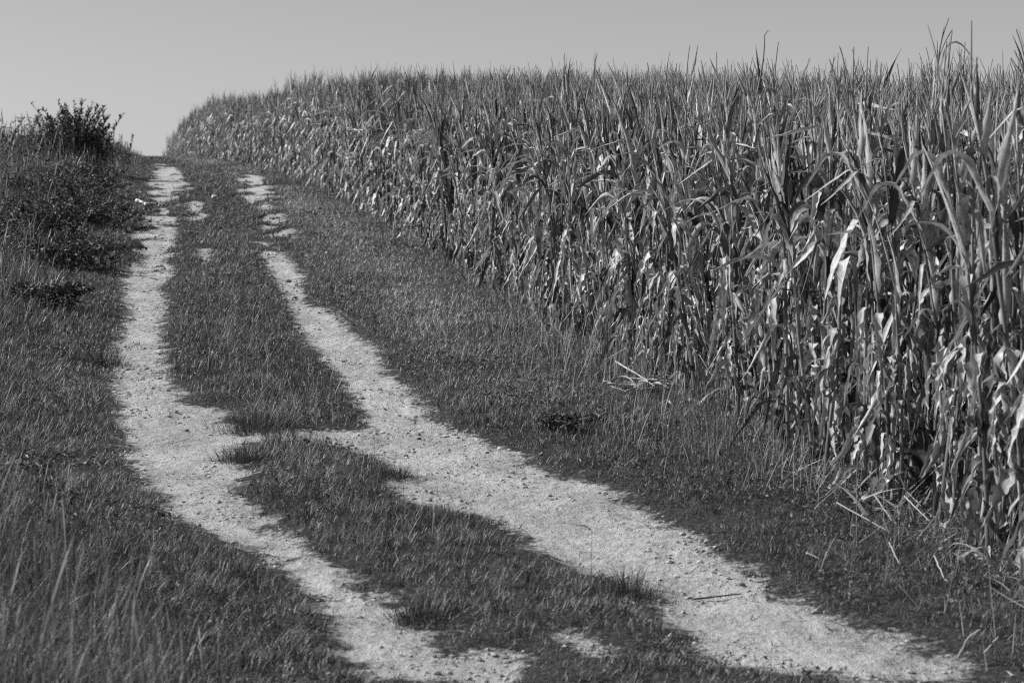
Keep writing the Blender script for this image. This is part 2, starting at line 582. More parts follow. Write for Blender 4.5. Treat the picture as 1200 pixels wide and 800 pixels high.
def tall_grass():
    parts = []

    # rough tall growth on the left bank
    def dens(x, y):
        L = xleft(y) - x
        return 700 * lod(y) * sstep(.35, 1.3, L) * (.15 + 1.3 * sstep(.38, .6, fbm(x, y, 2.6, 4, 51.)))

    for y0, y1, n in ((6.0, 12, 60000), (12, 20, 60000), (20, 35, 60000), (35, 60, 90000), (60, 98, 90000)):
        x, y = scatter(y0, y1, lambda v: -(.245 * v + 2.5), lambda v: xleft(v), dens, n)
        k = len(x); L = xleft(y) - x
        H = (.16 + .38 * sstep(.4, 1.8, L) * (.3 + fbm(x, y, .9, 3, 61.))) * rng.uniform(.7, 1.35, k)
        H *= 1 + .25 * sstep(35, 52, y) * sstep(1.5, 3.2, L)
        H *= np.where(y < 20, .75, 1)
        dry = rng.random(k) < (.22 + .25 * sstep(.4, .7, fbm(x, y, .7, 2, 71.)))
        tone = np.where(dry, rng.uniform(.12, .36, k), rng.uniform(.02, .15, k) * (.35 + 1.3 * fbm(x, y, .5, 3, 9.))) * (.3 + 1.4 * sstep(.3, .7, fbm(x, y, 8., 2, 37.)))
        parts.append(blades(x, y, H, .0044 * wlod(y) * rng.uniform(.6, 1.3, k), np.abs(rng.normal(.05, .38, k)), rng.uniform(0, 1.7, k), rng.uniform(0, 6.28, k), tone, 4))
        # flowering stems
        kk = rng.random(k) < np.where(y < 13, .13, .07)
        if kk.any():
            m = kk.sum()
            parts.append(blades(x[kk], y[kk], H[kk] * rng.uniform(1.15, 1.7, m), .008 * wlod(y[kk]) * .8, rng.uniform(0, .15, m), rng.uniform(0, .55, m), rng.uniform(0, 6.28, m), rng.uniform(.10, .26, m), 6, head=1.0))
        print('tall', y0, k)
    # tall bleached stems by the camera on the left
    x, y = scatter(6.2, 13, lambda v: -(.245 * v + 2.0), lambda v: xleft(v) - .3, lambda x, y: 46 * sstep(.95, 1.5, xleft(y) - x) * (.2 + 1.5 * sstep(.45, .62, fbm(x, y, 1.2, 3, 131.))), 30000)
    k = len(x)
    parts.append(blades(x, y, rng.uniform(.3, .68, k), rng.uniform(.004, .007, k), np.abs(rng.normal(0, .12, k)), rng.uniform(-.1, .7, k), rng.uniform(0, 6.28, k), rng.uniform(.16, .40, k), 7, head=1.0))
    parts.append(blades(x + rng.normal(0, .05, k), y + rng.normal(0, .05, k), rng.uniform(.2, .5, k), rng.uniform(.003, .006, k), np.abs(rng.normal(0, .3, k)), rng.uniform(.2, 1.7, k), rng.uniform(0, 6.28, k), rng.uniform(.12, .36, k), 6))
    co, f, t = merge(parts)
    o = link('rough_grass', make_mesh('rough_grass', co, f, {'tone': t}, False, M_GRASS))
    tag(o, 'rough tall grass with seed heads on the left bank', 'grass', kind='stuff')


tall_grass()


def straw():
    """pale upright dry stems along the foot of the maize and in the middle strip"""
    parts = []

    def dens(x, y):
        c = xcorn(y) - x
        foot = 230 * sstep(1.7, .3, c) * sstep(-.4, .1, c) * sstep(12.0, 13.5, y) * sstep(24, 17, y)
        foot = foot + (60 + 130 * sstep(13.5, 12, y)) * sstep(1.0, .1, c) * sstep(-.6, .1, c)
        return (foot) * np.clip(lod(y) * 1.3, .05, 1.2) * (.3 + sstep(.4, .65, fbm(x, y, 1.8, 3, 81.)))

    x, y = scatter(8, 60, lambda v: xcorn(v) - 2.2, lambda v: xcorn(v) + .4, dens, 120000)
    k = len(x)
    H = rng.uniform(.15, .48, k)
    parts.append(blades(x, y, H, .0045 * wlod(y), np.abs(rng.normal(.05, .12, k)) + np.where(rng.random(k) < np.where(y < 13, .7, .25), rng.uniform(.2, 1.2, k), 0), rng.uniform(-.1, .5, k), rng.uniform(0, 6.28, k), rng.uniform(.10, .34, k), 4))
    print('straw foot', k)

    def dens2(x, y):
        s = sand_sd(x, y); L = xleft(y) - x; c = xcorn(y) - x
        mid = (L < -.5) & (c > 2.6)
        near = 60 * sstep(13.2, 12.2, y) * sstep(9.2, 10.3, y) * (.2 + 1.6 * sstep(.45, .62, fbm(x, y, 1.5, 3, 91.)))
        upper = 35 * sstep(13, 14, y) * lod(y)
        verge = 16 * lod(y) * (c < 3.2)
        return (mid * (near + upper) + verge) * (s < -.06)

    x, y = scatter(8, 60, lambda v: xleft(v), lambda v: xcorn(v), dens2, 120000)
    k = len(x)
    parts.append(blades(x, y, rng.uniform(.12, .34, k), .0040 * wlod(y), np.abs(rng.normal(.1, .2, k)), rng.uniform(0, .7, k), rng.uniform(0, 6.28, k), rng.uniform(.10, .32, k), 4))
    print('straw mid', k)
    co, f, t = merge(parts)
    o = link('dry_grass', make_mesh('dry_grass', co, f, {'tone': t}, False, M_STRAW))
    tag(o, 'thin pale dry grass stems along the foot of the maize and between the tracks', 'dry grass', kind='stuff')


straw()

# ------------------------------------------------------------------ generic shapes


def tube(pts, rad, sides=6, tone=.2, bag=None, cap=True):
    pts = np.asarray(pts, float); rad = np.broadcast_to(np.asarray(rad, float), (len(pts),))
    T = np.gradient(pts, axis=0); T /= np.linalg.norm(T, axis=1)[:, None] + 1e-9
    ref = np.array([0, 0, 1.0]) if abs(T[0][2]) < .9 else np.array([1.0, 0, 0])
    A = np.cross(T, ref); A /= np.linalg.norm(A, axis=1)[:, None] + 1e-9
    B = np.cross(T, A)
    th = np.arange(sides) * 2 * np.pi / sides
    V = pts[:, None] + rad[:, None, None] * (A[:, None] * np.cos(th)[None, :, None] + B[:, None] * np.sin(th)[None, :, None])
    n = len(pts)
    i = (np.arange(n - 1)[:, None] * sides + np.arange(sides)[None]).ravel()
    j = (np.arange(n - 1)[:, None] * sides + ((np.arange(sides) + 1) % sides)[None]).ravel()
    f4 = np.c_[i, j, j + sides, i + sides]
    co = V.reshape(-1, 3); f3 = []
    if cap:
        co = np.concatenate([co, pts[:1], pts[-1:]])
        a = n * sides; b = a + 1
        for k in range(sides):
            f3.append((a, (k + 1) % sides, k)); f3.append((b, (n - 1) * sides + k, (n - 1) * sides + (k + 1) % sides))
    t = np.broadcast_to(np.asarray(tone, float), (n,)) if np.ndim(tone) else np.full(n, tone)
    tv = np.repeat(t, sides)
    if cap: tv = np.concatenate([tv, t[:1], t[-1:]])
    bag.add(co, f3, f4, tone=tv)


def ribbon(base, az, L, W, elev, tone, nt_=10, nu=4, curl=.8, twist=0.0, yaw=0.0, wave=.0, rs=None, lowseg=False):
    """a strap leaf: elev = function t->elevation angle; returns co, faces, tone, lu, lt"""
    t = np.linspace(0, 1, nt_ + 1)
    e = elev(t); a = az + yaw * t
    T = np.c_[np.cos(a) * np.cos(e), np.sin(a) * np.cos(e), np.sin(e)]
    step = L / nt_
    P = np.zeros((nt_ + 1, 3))
    P[1:] = np.cumsum((T[:-1] + T[1:]) * .5 * step, axis=0)
    P += base
    S = np.c_[-np.sin(a), np.cos(a), np.zeros_like(a)]
    Nn = np.cross(T, S)
    tw = twist * t
    S2 = S * np.cos(tw)[:, None] + Nn * np.sin(tw)[:, None]
    N2 = np.cross(T, S2)
    w = W * np.minimum(1, .55 + t / .25) * np.clip((1 - t) * 1.9, 0, 1) ** .7
    w = w * (1 + .16 * np.sin(t * 23 + az * 7) * (rs.random() if rs else .5))
    w = np.maximum(w, .0012)
    u = np.linspace(-1, 1, nu + 1)
    cc = np.maximum(curl * (.4 + .9 * t), .05)
    co = np.zeros((nt_ + 1, nu + 1, 3))
    ph = az * 5
    for k, uu in enumerate(u):
        ang = uu * cc
        ws = w * (1 + .22 * np.sin(t * 17 + az * 3 + (2 if uu > 0 else 0)) + .16 * np.sin(t * 41 + az * 11 + (1 if uu > 0 else 0))) if abs(uu) > .9 else w
        sx = ws * np.sin(ang) / cc
        nz = -w * (1 - np.cos(ang)) / cc + wave * w * np.sin(t * 30 + ph + (1.5 if uu > 0 else 0)) * abs(uu) ** 2
        co[:, k] = P + S2 * sx[:, None] - N2 * nz[:, None]
    i = (np.arange(nt_)[:, None] * (nu + 1) + np.arange(nu)[None]).ravel()
    f4 = np.c_[i, i + 1, i + nu + 2, i + nu + 1]
    lu = np.tile(u, nt_ + 1); lt = np.repeat(t, nu + 1)
    return co.reshape(-1, 3), f4, lu, lt


def kink(e0, e1, tk, wd):
    return lambda t: e0 + (e1 - e0) * sstep(tk - wd, tk + wd, t)


# ------------------------------------------------------------------ maize plant


def maize(seed, lod_=0, tall=1.0, top=None):
    """returns dict of bags: stalk, foliage, tassel, ear.  lod 0 fine, 1 medium, 2 coarse"""
    r = np.random.default_rng(seed)
    nt_, nu = ((14, 4), (8, 2), (5, 1))[lod_]
    H = r.uniform(1.95, 2.22) * tall
    ns = (12, 7, 4)[lod_]
    lx, ly = r.normal(0, .06, 2)
    zt = np.linspace(0, 1, ns + 1)
    cen = lambda z: np.array([lx * (z / H) ** 2 * H * .8 + .008 * np.sin(z * 5 + seed), ly * (z / H) ** 2 * H * .8 + .008 * np.cos(z * 4 + seed), z])
    out = {k: Bag() for k in ('stalk', 'foliage', 'tassel', 'ear')}
    pts = np.array([cen(z * H) for z in zt])
    st = np.clip(r.uniform(.08, .24) * (1 + r.normal(0, .45, ns + 1)), .05, .5)
    rad = (.0135 - .0085 * zt)
    if lod_ == 0: rad = rad * (1 + .16 * (np.arange(ns + 1) % 2))
    tube(pts, rad, (7, 5, 3)[lod_], st, out['stalk'], cap=lod_ == 0)
    # tassel
    tb = cen(H); tl = r.uniform(.22, .40)
    kind = top or ''
    tz = np.linspace(0, 1, (6, 4, 2)[lod_] + 1)
    ta = r.uniform(0, 6.28); tlean = r.uniform(0, .28)
    if kind == 'curl': tl = .55; tlean = .1
    sp = np.array([tb + tl * np.array([np.cos(ta) * tlean * q ** 2, np.sin(ta) * tlean * q ** 2, q]) for q in tz])
    if kind == 'curl':
        q = tz; sp = tb + np.c_[.05 * np.sin(q * 3.) - .02 + .10 * np.clip(q - .65, 0, 1) ** 1.0 * 2.2, 0 * q, .42 * np.sin(np.clip(q, 0, 1) * 1.75)]
    ttone = r.uniform(.14, .30)
    tube(sp, np.linspace(.0065, .0030, len(sp)), (5, 3, 3)[lod_], ttone, out['tassel'], cap=False)
    for b in range(int(r.integers(3, 9)) if lod_ < 2 else 3):
        a = r.uniform(0, 6.28); l = r.uniform(.13, .26); op = r.uniform(.06, .42); q0 = r.uniform(0, .35)
        b0 = tb + np.array([0, 0, q0 * tl * .6])
        q = np.linspace(0, 1, (5, 3, 2)[lod_])
        droop = r.uniform(0, .5)
        pp = b0 + l * np.c_[np.cos(a) * (op * q + .3 * droop * q ** 2), np.sin(a) * (op * q + .3 * droop * q ** 2), q - droop * .5 * q ** 2]
        tube(pp, np.linspace(.0046, .0022, len(pp)), 3, ttone, out['tassel'], cap=False)
    # leaves: dark tones are rotten ones, plus unlit sides painted in as shade
    nl = int(r.integers(23, 29)) if lod_ < 2 else int(r.integers(16, 21))
    az0 = r.uniform(0, 6.28)
    for i in range(nl):
        f = ((i + r.random()) / nl) ** 1.12
        h = min(H * (.04 + .94 * f ** .92), H * .985)
        az = az0 + i * np.pi + r.normal(0, .7)
        base = cen(h)
        u = r.random()
        if f < .46:                                        # dead lower leaves hang down along the stalk
            L = r.uniform(.20, .56); W = r.uniform(.014, .040)
            el = kink(R(r.uniform(10, 75)), R(r.uniform(-98, -48)), r.uniform(.03, .3), r.uniform(.02, .07))
            curl = r.uniform(.6, 2.7); tone = r.uniform(.32, .62) if r.random() < .70 else r.uniform(.03, .13)
            wave = r.uniform(.2, .75); tw = r.normal(0, 2.0)
        elif f < .78:
            L = r.uniform(.30, .76); W = r.uniform(.014, .038)
            if u < .48:
                el = kink(R(r.uniform(60, 84)), R(r.uniform(-93, -45)), r.uniform(.08, .5), r.uniform(.02, .12))
            elif u < .74:
                el = kink(R(r.uniform(60, 82)), R(r.uniform(-60, 10)), r.uniform(.35, .7), r.uniform(.1, .4))
            else:
                el = kink(R(r.uniform(70, 87)), R(r.uniform(50, 78)), .6, .4)
            curl = r.uniform(.4, 2.3); tone = r.uniform(.34, .64) if r.random() < .72 else r.uniform(.04, .15)
            wave = r.uniform(.05, .4); tw = r.normal(0, 1.4)
        else:
            L = r.uniform(.24, .52); W = r.uniform(.010, .023)
            if u < .74:
                el = kink(R(r.uniform(72, 88)), R(r.uniform(55, 84)), .6, .5)
            else:
                el = kink(R(r.uniform(65, 84)), R(r.uniform(-88, -10)), r.uniform(.2, .6), r.uniform(.05, .2))
            curl = r.uniform(.6, 2.4); tone = r.uniform(.34, .62) if r.random() < .68 else r.uniform(.07, .2)
            wave = r.uniform(0, .25); tw = r.normal(0, 1.2)
        co, f4, lu, lt = ribbon(base, az, L, W, el, tone, nt_, nu, curl, tw, r.normal(0, .5), wave, r)
        g0, g1 = r.uniform(.55, 1.35, 2)
        out['foliage'].add(co, None, f4, tone=np.minimum(tone * (g0 + (g1 - g0) * lt), .47), lu=lu, lt=lt)
    # ear in its pale husk
    if r.random() < .8:
        h = r.uniform(.85, 1.25); az = r.uniform(0, 6.28); b0 = cen(h)
        up = r.uniform(.9, 1.4) * r.choice([-1, -1, 1]); l = r.uniform(.15, .21); rm = r.uniform(.016, .024)
        q = np.linspace(0, 1, (8, 5, 4)[lod_])
        dr = np.array([np.cos(az) * np.cos(up), np.sin(az) * np.cos(up), np.sin(up)])
        pp = b0 + np.array([np.cos(az), np.sin(az), 0]) * .015 + q[:, None] * l * dr
        tube(pp, rm * np.clip(np.sin(np.pi * (q * .86 + .08)), .12, 1) ** .7, (8, 5, 4)[lod_], r.uniform(.22, .42), out['ear'], cap=lod_ == 0)
        for k in range(4 if lod_ < 2 else 1):
            co, f4, lu, lt = ribbon(pp[0], az + r.normal(0, .6), l * r.uniform(.9, 1.4), rm * .9,
                                    kink(up + r.normal(0, .25), up - r.uniform(-.4, 1.2), .6, .2), .4, max(4, nt_ // 2), max(1, nu // 2), 1.2, r.normal(0, .3), 0, .2, r)
            out['ear'].add(co, None, f4, tone=r.uniform(.28, .46), lu=lu, lt=lt)
    return out


MATS = {'stalk': M_STALK, 'foliage': M_LEAF, 'tassel': M_TASSEL, 'ear': M_LEAF}
NVAR = 22


def variant_meshes(seed, **kw):
    b = maize(seed, 0, **kw)
    return {k: v.mesh(k, MATS[k]) for k, v in b.items() if v.n}


VAR = [variant_meshes(100 + i) for i in range(NVAR)]

# positions of every plant: rows run parallel to the field edge
ROW = .62
ROWS = 15
_yy = np.arange(6.0, 150, .05)
_xx = xcorn(_yy)
_arc = np.concatenate([[0], np.cumsum(np.hypot(np.diff(_xx), np.diff(_yy)))])
_tx = np.gradient(_xx, _arc); _ty = np.gradient(_yy, _arc)
for _ in range(1):                                   # smooth the direction so that rows stay parallel
    kk = np.ones(161) / 161
    _tx = np.convolve(np.pad(_tx, 80, mode='edge'), kk, 'valid'); _ty = np.convolve(np.pad(_ty, 80, mode='edge'), kk, 'valid')
plants = []
for row in range(ROWS):
    step = .118 if row < 8 else .17
    s = np.arange(2.6, _arc[-1] - 1, step) + rng.uniform(0, step)
    s = s + rng.normal(0, .028, len(s))
    ok = rng.random(len(s)) < .955
    s = s[ok]
    bx = np.interp(s, _arc, _xx); by = np.interp(s, _arc, _yy)
    nx = np.interp(s, _arc, _ty); ny = -np.interp(s, _arc, _tx)
    off = row * ROW + rng.normal(0, .085, len(s)) + (.12 * (fbm(bx, by, .35, 2, 1.) - .5) if row == 0 else 0)
    x = bx + nx * off; y = by + ny * off
    for i in range(len(s)):
        plants.append((x[i], y[i], row))
plants = np.array(plants)
# keep what can show: a margin round the view, plus the field behind the crest
keep = (plants[:, 1] > 6.5) & (plants[:, 0] < .245 * plants[:, 1] + 2.2)
plants = plants[keep]
pz = ground_z(plants[:, 0], plants[:, 1])
inview = (np.abs(plants[:, 0]) < .244 * plants[:, 1])
score = plants[:, 1] * (1 + .42 * plants[:, 2]) + np.where(inview, 0, 1000)
order = np.argsort(score)
indiv = order[:296]
rest = order[296:]
print('plants', len(plants), 'rest', len(rest))

LAB = 'dry maize plant with hanging tattered leaves in the near front rows of the field'
GRP = 'maize plants in the near front rows'
used = {}


def place_maize(v, x, y, z, rz, sc, label, group=GRP, tilt=(0, 0)):
    e = bpy.data.objects.new('maize_plant', None); C.objects.link(e)
    e.empty_display_size = .1
    e.location = (x, y, z - .02); e.rotation_euler = (tilt[0], tilt[1], rz); e.scale = (sc, sc, sc)
    tag(e, label, 'maize plant', group)
    for k, me in v.items():
        link(k, me, e)
    return e


for i in indiv:
    x, y, row = plants[i]
    place_maize(VAR[int(rng.integers(NVAR))], x, y, pz[i], rng.uniform(0, 6.28), rng.uniform(.92, 1.07) * (1 - .01 - .02 * float(sstep(17, 12, y))), LAB, tilt=tuple(rng.normal(0, .055, 2)))


def hero(px, y, seed, sc, label, rz=0, **kw):
    """a plant that stands out, in the front rows at depth y under photo column px"""
    x = (px - 600) / FPX * y
    return place_maize(variant_meshes(seed, **kw), x, y, float(ground_z(x, y)), rz, sc, label)


hero(911, 14.4, 515, 1.0, 'maize plant whose thin curled tassel rises highest above the middle of the near rows', 0.2, tall=1.07, top='curl')
hero(1086, 12.2, 502, 1.0, 'tall maize plant near the right edge with a bent leaf standing against the sky', 1.0, tall=1.2)
hero(1172, 11.3, 503, 1.0, 'tall maize plant at the right edge of the photo with an arching tassel', 3.0, tall=1.16, top='curl')
hero(1150, 10.75, 504, .98, 'nearest maize plant at the right edge with large drooping leaves down to the grass', 2.2)


def maize_mass():
    med = []; low = []
    for i in range(14):
        for lo_, dst in ((1, med), (2, low)):
            b = maize(300 + i, lo_)
            bag = Bag(); mats = []
            cs, f3, f4 = [], [], []; n = 0; tn, lu, lt = [], [], []
            for k in ('foliage', 'stalk', 'tassel', 'ear'):
                if not b[k].n: continue
                co, a3, a4, at_ = b[k].arrays()
                cs.append(co); f3.append(a3 + n); f4.append(a4 + n); n += len(co)
                tn.append(at_['tone']); lu.append(at_['lu'] if k in ('foliage', 'ear') else np.full(len(co), .5)); lt.append(at_['lt'])
            dst.append((np.concatenate(cs), np.concatenate(f3), np.concatenate(f4), np.concatenate(tn), np.concatenate(lu), np.concatenate(lt)))
    CO, F3, F4, TN, LU, LT = [], [], [], [], [], []; n = 0
    for i in rest:
        x, y, row = plants[i]
        src = med if (y < 42 and row < 6) else low
        co, a3, a4, t, lu, lt = src[int(rng.integers(len(src)))]
        a = rng.uniform(0, 6.28); sc = rng.uniform(.88, 1.09) * (1 - .14 * float(sstep(55, 59, y)))
        ca, sa = math.cos(a) * sc, math.sin(a) * sc
        tx, ty = rng.normal(0, .035, 2)
        c = np.c_[co[:, 0] * ca - co[:, 1] * sa + tx * co[:, 2] + x, co[:, 0] * sa + co[:, 1] * ca + ty * co[:, 2] + y, co[:, 2] * sc + pz[i] - .02]
        CO.append(c); F3.append(a3 + n); F4.append(a4 + n); TN.append(t); LU.append(lu); LT.append(lt); n += len(c)
    me = make_mesh('maize_field', np.concatenate(CO), [np.concatenate(F3), np.concatenate(F4)],
                   {'tone': np.concatenate(TN), 'lu': np.concatenate(LU), 'lt': np.concatenate(LT)}, True, M_LEAF)
    o = link('maize_field', me)
    tag(o, 'dense mass of dry maize filling the field beyond the near front rows', 'maize field', kind='stuff')
    print('maize verts', n)


maize_mass()

# ------------------------------------------------------------------ clods and litter on the tracks


def ico():
    p = (1 + 5 ** .5) / 2
    v = np.array([(-1, p, 0), (1, p, 0), (-1, -p, 0), (1, -p, 0), (0, -1, p), (0, 1, p), (0, -1, -p), (0, 1, -p), (p, 0, -1), (p, 0, 1), (-p, 0, -1), (-p, 0, 1)]) / np.hypot(1, p)
    f = np.array([(0, 11, 5), (0, 5, 1), (0, 1, 7), (0, 7, 10), (0, 10, 11), (1, 5, 9), (5, 11, 4), (11, 10, 2), (10, 7, 6), (7, 1, 8), (3, 9, 4), (3, 4, 2), (3, 2, 6), (3, 6, 8), (3, 8, 9), (4, 9, 5), (2, 4, 11), (6, 2, 10), (8, 6, 7), (9, 8, 1)])
    return v, f


def clods():
    v, f = ico()
    x, y = scatter(7.5, 45, lambda q: xleft(q) - .2, lambda q: xcorn(q), lambda x, y: 300 * lod(y) ** .8 * (sand_sd(x, y) > -.04) * (.06 + 1.6 * sstep(.45, .65, fbm(x, y, 2.4, 3, 13.))), 160000)
    k = len(x)
    sz = np.clip(rng.lognormal(math.log(.005), .55, k), .002, .018) * np.clip(y / 14, .9, 1.8)
    z = ground_z(x, y)
    V = v[None] * sz[:, None, None] * (1 + rng.normal(0, .22, (k, 12, 1))) * np.stack([rng.uniform(.8, 1.4, k), rng.uniform(.8, 1.4, k), rng.uniform(.5, .8, k)], 1)[:, None]
    V[..., 0] += x[:, None]; V[..., 1] += y[:, None]; V[..., 2] += (z + sz * .25)[:, None]
    F = (np.arange(k)[:, None, None] * 12 + f[None]).reshape(-1, 3)
    o = link('clods', make_mesh('clods', V.reshape(-1, 3), F, {'tone': np.repeat(np.where(rng.random(k) < .12, rng.uniform(.1, .2, k), rng.uniform(.28, .42, k)), 12)}, False, M_CLOD))
    tag(o, 'small clods and pebbles scattered over the sandy wheel tracks', 'clods', kind='stuff')
    # dead leaves on the ground under the front rows of maize
    x, y = scatter(8, 40, lambda q: xcorn(q) - .45, lambda q: xcorn(q) + 2.2, lambda x, y: 420 * np.clip(lod(y), .15, 1) * sstep(-.45, .1, x - xcorn(y)), 90000)
    k = len(x)
    B = blades(x, y, rng.uniform(.06, .32, k), rng.uniform(.008, .034, k), rng.uniform(.7, 1.5, k), rng.uniform(-.3, 1.3, k), rng.uniform(0, 6.28, k), rng.uniform(.05, .42, k), 4, z=ground_z(x, y) + .005)
    o = link('fallen_leaves', make_mesh('fallen_leaves', B[0], B[1], {'tone': B[2]}, False, M_STRAW))
    tag(o, 'fallen dead maize leaves littering the ground under the front rows', 'fallen leaves', kind='stuff')
    # litter: bits of dead leaf and short straw lying flat
    x, y = scatter(7.5, 45, lambda q: xleft(q) - .2, lambda q: xcorn(q), lambda x, y: 42 * lod(y) ** .7 * (sand_sd(x, y) > -.1) * (.1 + 1.8 * sstep(.5, .7, fbm(x, y, 1.4, 3, 23.))), 120000)
    k = len(x)
    B = blades(x, y, rng.uniform(.02, .09, k), rng.uniform(.004, .014, k) * np.clip(y / 14, 1, 2), rng.uniform(1.2, 1.5, k), rng.uniform(-.5, .5, k), rng.uniform(0, 6.28, k),
               np.where(rng.random(k) < .75, rng.uniform(.03, .09, k), rng.uniform(.3, .5, k)), 3, z=ground_z(x, y) + .006)
    o = link('leaf_litter', make_mesh('leaf_litter', B[0], B[1], {'tone': B[2]}, False, M_STRAW))
    tag(o, 'dark scraps of dead leaf and straw lying on the sandy tracks', 'litter', kind='stuff')


clods()

# ------------------------------------------------------------------ single things


def lying_stalk(name, p0, p1, rad, tone, label, cat, group=None, h0=.03, h1=.03, sag=0.0, leaf=True, seed=0):
    """a stalk lying from photo pixel p0 to p1, resting heights h0 and h1 above the ground"""
    r = np.random.default_rng(seed + int(p0[0] * 7 + p0[1]))
    a = at(p0[0], p0[1], h0); b = at(p1[0], p1[1], h1)
    q = np.linspace(0, 1, 9)
    g = np.array([a + (b - a) * t for t in q])
    z = ground_z(g[:, 0], g[:, 1])
    zz = np.linspace(float(z[0]) + h0, float(z[-1]) + h1, 9)
    zz = np.maximum(zz, z + rad * .6)
    pts = np.c_[g + r.normal(0, min(.004, rad * .3), (9, 2)), zz + sag * np.sin(q * np.pi)]
    org = pts[0].copy()
    bag = Bag()
    tube(pts - org, np.linspace(rad, rad * .55, 9) * (1 + .12 * (np.arange(9) % 2)), 7, tone, bag)
    if leaf:
        d = math.atan2(*(b - a)[::-1])
        for t in (.3, .6):
            i = int(t * 8)
            co, f4, lu, lt = ribbon(pts[i] - org, d + r.normal(0, .4), r.uniform(.15, .35), .012, kink(R(25), R(-25), .5, .4), tone, 7, 2, 1.2, r.normal(0, 1), 0, .2, r)
            bag.add(co, None, f4, tone=tone * r.uniform(.7, 1.1), lu=lu, lt=lt)
    o = link(name, bag.mesh(name, M_STALK)); o.location = org
    return tag(o, label, cat, group)


# heap of broken maize stalks on the right verge
HEAP = 'broken maize stalks heaped on the verge'
lying_stalk('fallen_stalk', (738, 451), (803, 454), .013, .42, 'thick pale broken maize stalk lying level across the heap on the verge', 'maize stalk', HEAP, .06, .05, leaf=False)
lying_stalk('fallen_stalk', (722, 430), (762, 455), .008, .40, 'thin pale broken stalk slanting up out of the heap on the verge', 'maize stalk', HEAP, .14, .05, leaf=False)
for k, (a, b) in enumerate([((712, 456), (768, 462)), ((706, 453), (745, 459)), ((734, 466), (762, 452)), ((728, 462), (790, 457)), ((740, 458), (775, 464)), ((752, 449), (800, 460)), ((716, 460), (735, 466)), ((745, 464), (805, 460))]):
    lying_stalk('fallen_stalk', a, b, .007, random.uniform(.16, .32), 'grey broken stalk lying low in the heap on the verge', 'maize stalk', HEAP, .05, .03, seed=k)
lying_stalk('fallen_stalk', (784, 477), (808, 505), .007, .45, 'single pale straw leaning in the grass just below the stalk heap', 'maize stalk', None, .18, .02, leaf=False)
# crossed straws at the foot of the nearest maize
STR = 'loose straws at the foot of the nearest maize'
straws = [((1040, 562), (1080, 602)), ((980, 598), (1040, 632)), ((1008, 645), (1062, 606)), ((1010, 612), (1042, 622)), ((1095, 660), (1106, 688)),
          ((1025, 590), (1045, 618)), ((1052, 610), (1080, 640)), ((955, 606), (985, 575)), ((1085, 618), (1120, 622)), ((1075, 640), (1100, 610)), ((1042, 645), (1054, 672)), ((1060, 590), (1090, 620)), ((968, 590), (1000, 560)), ((1000, 625), (1060, 640))]
for k, (a, b) in enumerate(straws):
    lying_stalk('fallen_straw', a, b, .0042, random.uniform(.25, .42), 'thin pale straw lying crossed with others at the foot of the nearest maize', 'straw', STR, random.uniform(.05, .2), random.uniform(.03, .1), leaf=False, seed=k)
lying_stalk('fallen_straw', (1122, 775), (1150, 742), .004, .34, 'long bent pale straw in the bottom right corner beside the sand', 'straw', None, .03, .16, leaf=False, sag=.03)
lying_stalk('fallen_straw', (1153, 773), (1170, 752), .004, .38, 'short forked pale straw in the bottom right corner grass', 'straw', None, .03, .14, leaf=False)
lying_stalk('fallen_straw', (945, 656), (962, 665), .004, .42, 'short pale straw lying alone in dark verge grass', 'straw', None, .08, .05, leaf=False)
# dark twig on the right wheel track
lying_stalk('twig', (812, 698), (868, 692), .005, .05, 'dark twig lying across the sand of the right wheel track', 'twig', None, .008, .012, leaf=False)
lying_stalk('twig', (676, 612), (692, 617), .006, .05, 'short dark twig on the sand beside the grass strip', 'twig', None, .006, .008, leaf=False)
# pale bleached sticks beside the left track near the crest
lying_stalk('bleached_stick', (160, 238), (169, 239), .045, .62, 'shorter white bleached stick at the left track near the crest', 'stick', None, .06, .05, leaf=False)
lying_stalk('bleached_stick', (170, 240), (184, 239), .035, .62, 'longer white bleached stick at the left track near the crest', 'stick', None, .05, .05, leaf=False)
lying_stalk('bleached_stick', (249, 233), (255, 233), .04, .50, 'white stick lying alone in the grass strip near the crest', 'stick', None, .06, .06, leaf=False)


